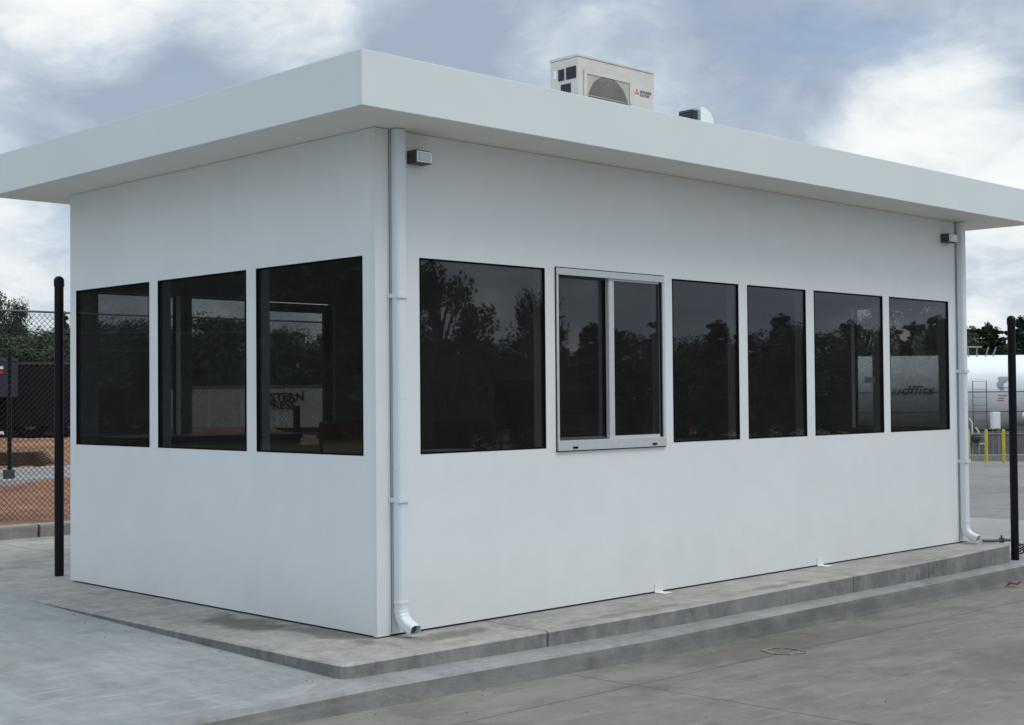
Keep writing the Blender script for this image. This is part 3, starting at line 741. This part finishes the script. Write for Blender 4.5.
# ladder frame and top handrail
b = MB()
xl = 1.30
for dx in (-.22, .22):
    b.tube([(xl+dx, -1.42, .1), (xl+dx, -1.42, 2.32)], .013, 6)
for i in range(9): b.tube([(xl-.22, -1.42, .25+.2565*i), (xl+.22, -1.42, .25+.2565*i)], .006, 5)
b.obj('ladder', M['darksteel'], tk)
b = MB()
for dx in (-.28, 0, .28, .55, .8): b.tube([(xl+dx, -.35, zc+1.15), (xl+dx+.12*(dx > .3), -.35, zc+1.5)], .022, 5)
b.tube([(xl-.5, -.35, zc+1.5), (xl+.45, -.35, zc+1.5)], .022, 5)
b.obj('handrail', M['steel'], tk)
# marks on the shell
def onshell(x, ang, lift=.012): return (x, -(r_+lift)*math.cos(ang), zc+(r_+lift)*math.sin(ang))
b = MB()
for i in range(7):
    a0 = .42-.05*i; x = 2.02+.045*math.sin(i*1.3)
    b.quad(onshell(x-.05*(i > 0), a0), onshell(x+.30-.04*i, a0), onshell(x+.27-.03*i, a0-.06), onshell(x-.06, a0-.06))
b.obj('logo', M['steel'], tk)
for (x, a0, wd, mm) in ((1.95, .13, .4, 'greymark'), (1.95, -.14, .22, 'red'), (1.95, -.20, .2, 'red'), (1.95, -.07, .3, 'greymark')):
    MB().add([onshell(x, a0), onshell(x+wd, a0), onshell(x+wd, a0-.02), onshell(x, a0-.02)], [(0, 1, 2, 3)]).obj('sticker', M[mm], tk)
text('udffits', .43, M['green'], 'lettering', tk, frame_m((-1.5, -(r_+.02), zc-.05), (1, 0, 0), (0, .03, 1)), .01, 1.3, .0, shear=.3)
# pipework and cabinet in front of the tank
pw = thing('pipework', 'cluster of grey valves and pipes in front of the white tank', 'pipework', (35.35, 14.85, -.62), TA)
b = MB()
for x, h in ((-.55, .95), (-.35, 1.0), (-.15, .8), (.1, .98), (.3, .7)): b.tube([(x, 0, 0), (x, 0, h), (x+.05, .4, h+.1)], .035, 8)
for z in (.3, .55): b.tube([(-.7, .05, z), (.5, .05, z)], .05, 8)
b.obj('pipe', M['steel'], pw)
for x, z in ((-.4, .45), (-.1, .35), (.2, .5)): MB().lathe([(0, -.12), (.13, -.1), (.15, 0), (.13, .1), (0, .12)], (x, -.05, z), 'y', 14).obj('valve', M['darksteel'], pw)
cb = thing('cabinet', 'white control cabinet on a stand in front of the tank', 'cabinet', (36.0, 14.3, -.64), TA)
MB().box((-.12, -.1, .80), (.12, .12, 1.32), bev=.01).obj('case', M['paper'], cb)
MB().box((-.1, -.11, .83), (.1, -.1005, 1.29)).obj('door', M['paper'], cb)
for x in (-.09, .09): MB().tube([(x, 0, -.2), (x, 0, .80)], .02, 6).obj('leg', M['steel'], cb)
gr = thing('guard_rail', 'pale horizontal pipe rail running behind the yellow bollards', 'rail', (35.0, 14.6, -.66), TA)
MB().tube([(-4, 0, .66), (5.5, 0, .66)], .035, 8).obj('rail', M['fencerail'], gr)
for x in (-3.5, -1.2, 3.4, 5.2): MB().tube([(x, 0, 0), (x, 0, .66)], .03, 8).obj('post', M['steel'], gr)
kk = MB().box((-6, -.1, -.05), (8, .1, .17), bev=.02).obj('containment_kerb', M['pale'], loc=(34.75, 14.25, -.76), rz=TA); struct(kk)
bl = MB().box((-5.5, 0, 0), (7.8, .15, .75)).obj('containment_wall', M['tankgrey'], loc=(35.9, 15.6, -.7), rz=TA)
tag(bl, 'low grey concrete wall under the white tank', 'wall')
names = ['leftmost of the three yellow bollards, half behind the right downspout', 'middle one of the three yellow bollards before the white tank', 'rightmost of the three yellow bollards, nearest the black post']
proto = None
for (x, y), lb in zip([(32.87, 13.58), (33.23, 13.22), (33.59, 12.87)], names):
    if proto is None:
        proto = thing('bollard', lb, 'bollard', (x, y, -.79), 0, 'yellow bollards in front of the tank')
        MB().lathe([(.046, 0), (.046, .97), (.04, .99), (.025, 1.005), (0, 1.01)], n=16).obj('pipe_body', M['yellow'], proto)
        MB().lathe([(.09, 0), (.09, .03), (.056, .031)], n=16).obj('base_ring', M['yellow'], proto)
    else:
        o = proto.copy(); C.objects.link(o); o.location = (x, y, -.79); o['label'] = lb
        for ch in proto.children: c_ = ch.copy(); C.objects.link(c_); c_.parent = o
vt = thing('relief_valve', 'white vessel end in front of the tank, right of the black post', 'valve', (36.75, 13.55, -.64), TA)
MB().lathe([(0, -.32), (.1, -.3), (.14, -.2), (.14, .2), (.1, .3), (0, .32)], (0.1, 0, 1.2), 'x', 16).obj('vessel', M['paper'], vt)
MB().tube([(.1, 0, 0), (.1, 0, 1.08)], .03, 8).obj('stand', M['steel'], vt)

# ------------------------------------------------------------------ trees
def leaf_quads(b, c, rad, n, size, flat=1.0):
    for _ in range(n):
        u = Vector((random.gauss(0, 1), random.gauss(0, 1), random.gauss(0, 1)*flat)).normalized()*rad*random.random()**.45
        p = c+u; s = size*random.uniform(.6, 1.4)
        a = Vector((random.gauss(0, 1), random.gauss(0, 1), random.gauss(0, 1))).normalized()
        e = a.orthogonal().normalized(); f_ = a.cross(e)
        b.add([p-e*s, p+f_*s*.55, p+e*s, p-f_*s*.55], [(0, 1, 2, 3)])
def broad(h, cr, seed, n=15000, leaf=.062, lowcrown=.22):
    random.seed(seed); t = MB(); cw = MB()
    t.tube([(0, 0, -.6), (.05, .02, h*.3), (-.08, .06, h*.6), (.05, 0, h*.9)], [h*.035, h*.026, h*.016, h*.004], 8)
    cl = []
    for i in range(46):
        zz = random.uniform(lowcrown, .97); env = math.sin(math.pi*min(1, max(.05, (zz-lowcrown*.6)/(1.04-lowcrown*.6))))**.6
        a = random.uniform(0, 6.28); rr = cr*env*random.uniform(.35, 1.0)
        cl.append((Vector((rr*math.cos(a), rr*math.sin(a), zz*h)), cr*random.uniform(.16, .36)))
    for c, rd in cl:
        base = Vector((0, 0, max(.2*h, c.z-.3*h*random.uniform(.5, 1))))
        mid = base.lerp(c, .55)+Vector((0, 0, .04*h)); t.tube([base, mid, c], [h*.011, h*.007, h*.002], 5)
        leaf_quads(cw, c, rd, int(n/46), leaf, .75)
    return t, cw
def pine(h, cr, seed, n=9000, leaf=.075):
    random.seed(seed); t = MB(); cw = MB()
    t.tube([(0, 0, -.6), (.03, 0, h*.5), (0, .03, h*.99)], [h*.022, h*.014, h*.003], 8)
    k_ = 0; rows = 22
    for i in range(rows):
        f_ = .12+.86*i/rows; z = f_*h; rr = cr*(1-f_)**.75*random.uniform(.7, 1.15)+.1
        nb = 6 if f_ < .8 else 4
        for q in range(nb):
            a = random.uniform(0, 6.28); e = Vector((rr*math.cos(a), rr*math.sin(a), z+rr*random.uniform(-.1, .28)))
            t.tube([(0, 0, z), e], [h*.005, h*.0015], 4)
            m_ = int(n/(rows*nb))
            for w in range(m_):
                p = Vector((0, 0, z)).lerp(e, random.random()**.6)
                leaf_quads(cw, p, rr*.16+.06, 1, leaf)
    leaf_quads(cw, Vector((0, 0, h*.97)), .16, 30, leaf*.8)
    return t, cw
variants = {}
def plant(kind, x, y, z, h, cr, label, group, v=0):
    key = (kind, v)
    if key not in variants:
        tb, cb_ = (broad if kind == 'broad' else pine)(6.0, 2.4 if kind == 'broad' else 1.5, 11+v*7+(100 if kind == 'pine' else 0))
        tt = thing('broadleaf_tree' if kind == 'broad' else 'pine_tree', label, 'tree', (x, y, z), 0, group)
        tb.obj('trunk', M['bark'], tt); cb_.obj('crown', M['leaf'] if kind == 'broad' else M['needle'], tt)
        variants[key] = tt; o = tt
    else:
        src = variants[key]; o = src.copy(); C.objects.link(o); o.location = (x, y, z); o['label'] = label; o['group'] = group
        for ch in src.children: c_ = ch.copy(); C.objects.link(c_); c_.parent = o
    o.scale = (cr/(2.4 if kind == 'broad' else 1.5), cr/(2.4 if kind == 'broad' else 1.5), h/6.0)
    o.rotation_euler = (0, 0, (x*7.3+y*3.1) % 6.28)
    return o
CX, CY = -4.816, -5.9512
def pol(deg, D, flipx=False, flipy=False):
    x = CX+D*math.cos(R(deg)); y = CY+D*math.sin(R(deg))
    if flipx: x = -x
    if flipy: y = -y
    return x, y
rnd = random.Random(3)
def row(specs, group, lab, zbase, **kw):
    for i, (kind, deg, D, h, cr) in enumerate(specs):
        x, y = pol(deg, D, **kw)
        plant(kind, x, y, zbase, h, cr, lab, group, v=i % (4 if kind == 'broad' else 3))
# behind the fence at the left
row([('broad', 66.2, 56, 5.4, 1.5), ('broad', 65.0, 58, 5.5, 1.0), ('broad', 65.6, 60, 5.2, 1.3), ('broad', 67.6, 57, 5.5, 2.2)], 'round broadleaf trees at the far left', 'round dark broadleaf tree rising above the fence rail at the left', -.3)
dense = [('broad', 66.5+.2-1.35*i, 62+(i*5) % 7, 4.6+.5*((i*37) % 10)/10, 3.0) for i in range(16)]
row(dense, 'woods behind the trailers', 'dark broadleaf tree in the woods behind the trailers', -.3)
dense2 = [('broad', 66.0-1.3*i, 50+(i*3) % 5, 3.6+.5*((i*53) % 10)/10, 2.6) for i in range(4)]
row(dense2, 'scrub behind the trailers', 'low bushy tree in the scrub right behind the dark trailer', -.1)
row([('pine', 63.2, 66, 5.6, 1.0)], 'conifer tips at the left', 'conifer tip between the left black post and the booth', -.3)
# behind the tank, right
sp = []
for i in range(15):
    sp.append(('pine', 28.8-.42*i+.1*rnd.uniform(-1, 1), 78+rnd.uniform(-4, 6), 5.0+1.2*rnd.random(), 1.9))
row(sp, 'pines behind the tank', 'dark green pine in the row behind the white tank', -.9)
row([('broad', 28.7-.62*i, 88, 4.6, 3.2) for i in range(9)], 'undergrowth behind the tank', 'low broad tree filling the gap under the pines behind the tank', -.9)
row([('broad', 29.6, 58, 7.2, 2.4), ('broad', 31.3, 62, 5.5, 2.4), ('broad', 33.2, 60, 4.2, 2.4), ('broad', 28.15, 64, 6.3, 1.5)], 'tall broadleaf trees behind the tank', 'tall broadleaf tree behind the left end of the tank', -.9)
# mirrored in the long-side windows: across the road behind the photographer
sp = []
for i in range(30):
    d = 50.5-.85*i; k_ = rnd.random()
    sp.append(('pine' if k_ < .5 else 'broad', d+rnd.uniform(-.2, .2), 62+rnd.uniform(-5, 8), 4.2+1.0*rnd.random()+(.9 if k_ < .5 else 0), 1.9 if k_ < .5 else 2.7))
row(sp, 'trees across the road mirrored in the long-side windows', 'tree of the wood across the road, mirrored in the long-side windows', -1.0, flipy=True)
row([('broad', 48.4, 26, 4.6, 1.3)], 'young trees across the road', 'young leafy tree mirrored in the first long-side window', -1.0, flipy=True)
row([('broad', 44.2, 30, 4.4, .9)], 'thin trees across the road', 'thin young tree mirrored at the edge of the first long-side window', -1.0, flipy=True)
# mirrored in the short-side windows: dense tall wood west of the apron
sp = []
for i in range(22):
    sp.append(('broad' if i % 3 else 'pine', 67-.9*i+rnd.uniform(-.2, .2), 46+rnd.uniform(-4, 6), 8.2+2.4*rnd.random(), 3.4))
row(sp, 'tall wood west of the booth', 'tall tree of the dense wood mirrored in the short-side windows', -1.0, flipx=True)

# ------------------------------------------------------------------ sky, sun, camera
w = bpy.data.worlds.new('World'); S.world = w; w.use_nodes = True; nt = w.node_tree
bg = nt.nodes['Background']
SUN_EL, SUN_AZ = R(58), math.atan2(-.85, .35)      # direction towards the sun (x, y)
sky = nt.nodes.new('ShaderNodeTexSky'); sky.sky_type = 'NISHITA'; sky.sun_disc = False
sky.sun_elevation = SUN_EL; sky.sun_rotation = math.pi/2-SUN_AZ
tc = nt.nodes.new('ShaderNodeTexCoord'); D_ = tc.outputs['Generated']
sx = nt.nodes.new('ShaderNodeSeparateXYZ'); nt.links.new(D_, sx.inputs[0])
zz = math_(nt, 'ADD', math_(nt, 'MAXIMUM', sx.outputs[2], 0.0), .34)
cmb = nt.nodes.new('ShaderNodeCombineXYZ')
nt.links.new(math_(nt, 'DIVIDE', sx.outputs[0], zz), cmb.inputs[0]); nt.links.new(math_(nt, 'DIVIDE', sx.outputs[1], zz), cmb.inputs[1])
P_ = cmb.outputs[0]
wn = nt.nodes.new('ShaderNodeTexNoise'); wn.inputs['Scale'].default_value = 3.0; wn.inputs['Detail'].default_value = 4; nt.links.new(P_, wn.inputs['Vector'])
wv = nt.nodes.new('ShaderNodeVectorMath'); wv.operation = 'MULTIPLY_ADD'; nt.links.new(wn.outputs['Color'], wv.inputs[0]); wv.inputs[1].default_value = (.22, .22, .22); nt.links.new(P_, wv.inputs[2])
n1 = noise(nt, wv.outputs[0], 2.0, 8, .52); n2 = noise(nt, wv.outputs[0], 6.5, 10, .62)
def lobe(deg, el, width):
    v = (math.cos(R(deg))*math.cos(R(el)), math.sin(R(deg))*math.cos(R(el)), math.sin(R(el)))
    d = nt.nodes.new('ShaderNodeVectorMath'); d.operation = 'DOT_PRODUCT'; nrm = nt.nodes.new('ShaderNodeVectorMath'); nrm.operation = 'NORMALIZE'
    nt.links.new(D_, nrm.inputs[0]); nt.links.new(nrm.outputs[0], d.inputs[0]); d.inputs[1].default_value = v
    mr = nt.nodes.new('ShaderNodeMapRange'); mr.interpolation_type = 'SMOOTHSTEP'
    mr.inputs[1].default_value = math.cos(R(width)); mr.inputs[2].default_value = 1; nt.links.new(d.outputs['Value'], mr.inputs[0])
    return mr.outputs[0]
f = math_(nt, 'ADD', math_(nt, 'MULTIPLY', n1, .6), math_(nt, 'MULTIPLY', n2, .4))
for deg, el, wd, amt in ((62.3, 15.5, 4, .19), (61, 11.5, 6, -.14), (65, 6, 4, .10), (56, 13.5, 4, .02), (48.5, 12.5, 4.5, -.09), (41, 14.5, 4, .07), (35.5, 15, 4, -.09), (34.5, 11.5, 3, -.05), (27.5, 13, 3, .03), (29, 9.5, 5, .17), (26, 5, 4, .12), (24, 8, 3, .08), (66, 9, 2.5, .10)):
    f = math_(nt, 'ADD', f, math_(nt, 'MULTIPLY', lobe(deg, el, wd), amt))
cloud = ramp(nt, f, [(.38, (.34, .41, .515)), (.47, (.43, .505, .60)), (.54, (.56, .635, .71)), (.595, (.72, .775, .81)), (.67, (.87, .895, .90)), (.80, (.95, .955, .94))])
# blue gaps
gap = ramp(nt, math_(nt, 'ADD', noise(nt, P_, 1.6, 6, .6), math_(nt, 'MULTIPLY', lobe(28, 8.6, 4), .12)), [(.58, 0.0), (.68, .55)])
skyc = mix(nt, 1.0, sky.outputs[0], (.115, .115, .12), 'MULTIPLY')
col = mix(nt, gap, cloud, skyc)
zen = nt.nodes.new('ShaderNodeMapRange'); zen.inputs[1].default_value = .30; zen.inputs[2].default_value = .85; zen.inputs[3].default_value = 1.0; zen.inputs[4].default_value = 2.1
nt.links.new(sx.outputs[2], zen.inputs[0])
vm = nt.nodes.new('ShaderNodeVectorMath'); vm.operation = 'SCALE'; nt.links.new(col, vm.inputs[0]); nt.links.new(zen.outputs[0], vm.inputs['Scale'])
nt.links.new(vm.outputs[0], bg.inputs[0]); bg.inputs[1].default_value = 1.07
sl = bpy.data.lights.new('sun', 'SUN'); sl.energy = 1.0; sl.angle = R(22); sl.color = (1, .96, .90)
so_ = bpy.data.objects.new('sun', sl); C.objects.link(so_)
dv = Vector((math.cos(SUN_EL)*math.cos(SUN_AZ), math.cos(SUN_EL)*math.sin(SUN_AZ), math.sin(SUN_EL)))
so_.rotation_euler = dv.to_track_quat('Z', 'Y').to_euler(); so_.location = (0, -5, 20)

f_, yaw, pit, rol = 1397.29, .793157, .0232354, -.0083596
fw = Vector((math.cos(yaw)*math.cos(pit), math.sin(yaw)*math.cos(pit), math.sin(pit)))
rr = Vector((math.sin(yaw), -math.cos(yaw), 0)); uu = rr.cross(fw)
r2 = rr*math.cos(rol)+uu*math.sin(rol); u2 = -rr*math.sin(rol)+uu*math.cos(rol)
cam = bpy.data.cameras.new('camera'); co = bpy.data.objects.new('camera', cam); C.objects.link(co)
mt = Matrix((r2, u2, -fw)).transposed().to_4x4(); mt.translation = (CX, CY, 1.3266)
co.matrix_world = mt; cam.sensor_width = 36; cam.lens = f_/1024*36; cam.clip_end = 3000; cam.clip_start = .05
S.camera = co
S.view_settings.view_transform = 'Standard'; S.view_settings.look = 'None'; S.view_settings.exposure = 0.0; S.view_settings.gamma = 1
S.render.resolution_x = 1024; S.render.resolution_y = 725
